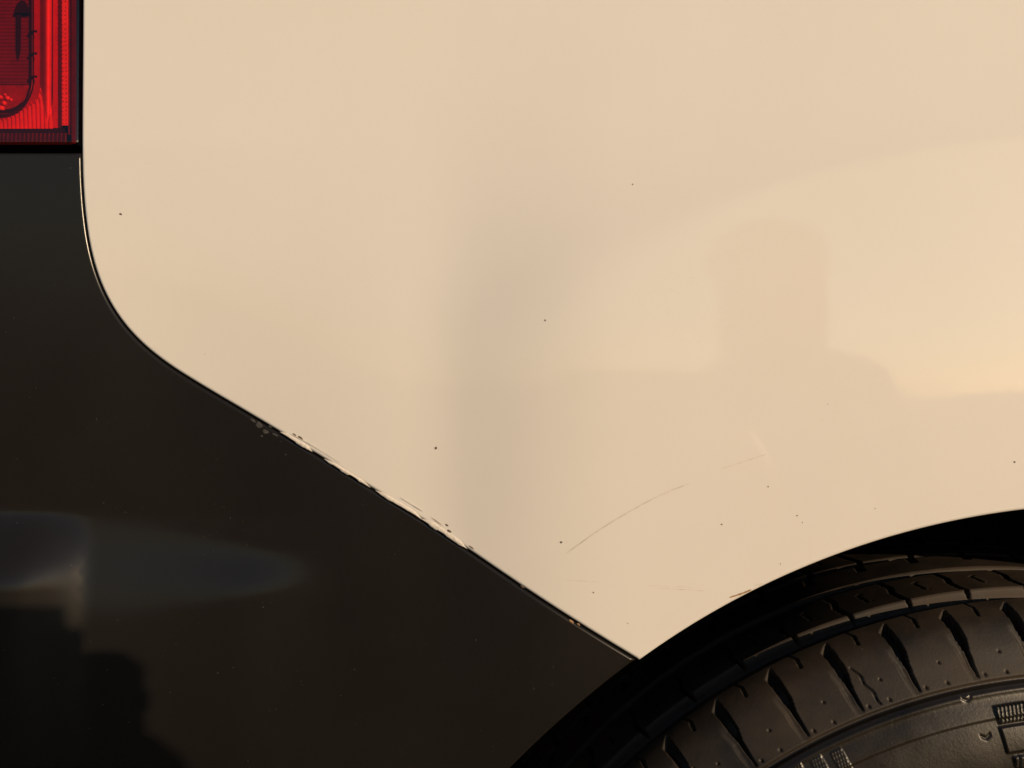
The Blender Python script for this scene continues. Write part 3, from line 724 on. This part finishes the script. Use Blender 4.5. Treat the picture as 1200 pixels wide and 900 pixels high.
finger((.450, -.505, .535), ((-.020, .012, -.004), (-.012, .018, -.010), (-.004, .014, -.008)), .010)
# nose and ears belong to the same skin
add_mesh(skin_mesh('nose', [(.366, -.672, .908), (.366, -.652, .886), (.366, -.662, .876)], [(0, 1), (1, 2)], [.008, .012, .009], 1), 0)
for x in (-1, 1): add_mesh(skin_mesh('ear', [(.366 + x * .073, -.762, .922), (.366 + x * .080, -.766, .904), (.366 + x * .072, -.760, .882)], [(0, 1), (1, 2)], [(.006, .014), (.007, .016), (.006, .010)], 1), 0)
add_mesh(skin_mesh('mouth', [(.346, -.688, .856), (.368, -.677, .857), (.390, -.688, .856)], [(0, 1), (1, 2)], [.005, .008, .005], 1), 0)
me = bpy.data.meshes.new('person'); bm.to_mesh(me); bm.free()
for m_ in (SKIN, JACKET, TROUSER, SHOE): me.materials.append(m_)
person = link(me, 'person', None)
person['label'] = 'person crouching before the car in dark jacket, mirrored in its white paint'
person['category'] = 'person'
PM['person'] = Matrix()
for x in (-1, 1):
    b2 = bmesh.new(); bmesh.ops.create_uvsphere(b2, u_segments=12, v_segments=8, radius=.011, matrix=Matrix.Translation((.366 + x * .030, -.682, .912)))
    m2 = bpy.data.meshes.new('eye'); b2.to_mesh(m2); b2.free(); link(m2, 'eye', HAIR, person)
# hair: short, uneven cap over the skull
b2 = bmesh.new(); bmesh.ops.create_icosphere(b2, subdivisions=4, radius=1.0)
for v in b2.verts:
    d = v.co.normalized(); k = 1 + 0.05 * math.sin(d.x * 9 + d.z * 7) * math.sin(d.y * 8 + 1) + random.uniform(-.02, .02)
    v.co = Vector((.366 + d.x * .0785 * k, -.768 + d.y * .098 * k, .920 + d.z * .062 * k))
bmesh.ops.delete(b2, geom=[v for v in b2.verts if (v.co.y > -.70 and v.co.z < .940) or v.co.z < .862], context='VERTS')
m2 = bpy.data.meshes.new('hair'); b2.to_mesh(m2); b2.free(); link(m2, 'hair', HAIR, person)
# phone held just behind the lens, lens near its corner
b2 = bmesh.new(); bmesh.ops.create_cube(b2, size=1.0)
for v in b2.verts: v.co = Vector((.069 + v.co.x * .174, -.3675 + v.co.y * .0085, .7040 + v.co.z * .078))
bmesh.ops.bevel(b2, geom=[e for e in b2.edges if abs(e.verts[0].co.y - e.verts[1].co.y) > .004], offset=.010, segments=5, affect='EDGES')
bmesh.ops.bevel(b2, geom=[e for e in b2.edges if abs(e.verts[0].co.y - e.verts[1].co.y) < .001], offset=.0012, segments=2, affect='EDGES')
m2 = bpy.data.meshes.new('phone'); b2.to_mesh(m2); b2.free(); ph = empty('phone', (.066, -.3675, .7040))
link(m2, 'phone_case', PHONE, ph)
b2 = bmesh.new(); bmesh.ops.create_cone(b2, cap_ends=True, segments=24, radius1=.006, radius2=.006, depth=.001, matrix=Matrix.Translation((0, -.3629, CAMZ)) @ Matrix.Rotation(R(90), 4, 'X'))
m2 = bpy.data.meshes.new('phone_lens'); b2.to_mesh(m2); b2.free(); link(m2, 'camera_lens', REFK, ph, smooth=False)
ph['label'] = 'dark phone held up sideways in front of the car by the crouching person'; ph['category'] = 'phone'
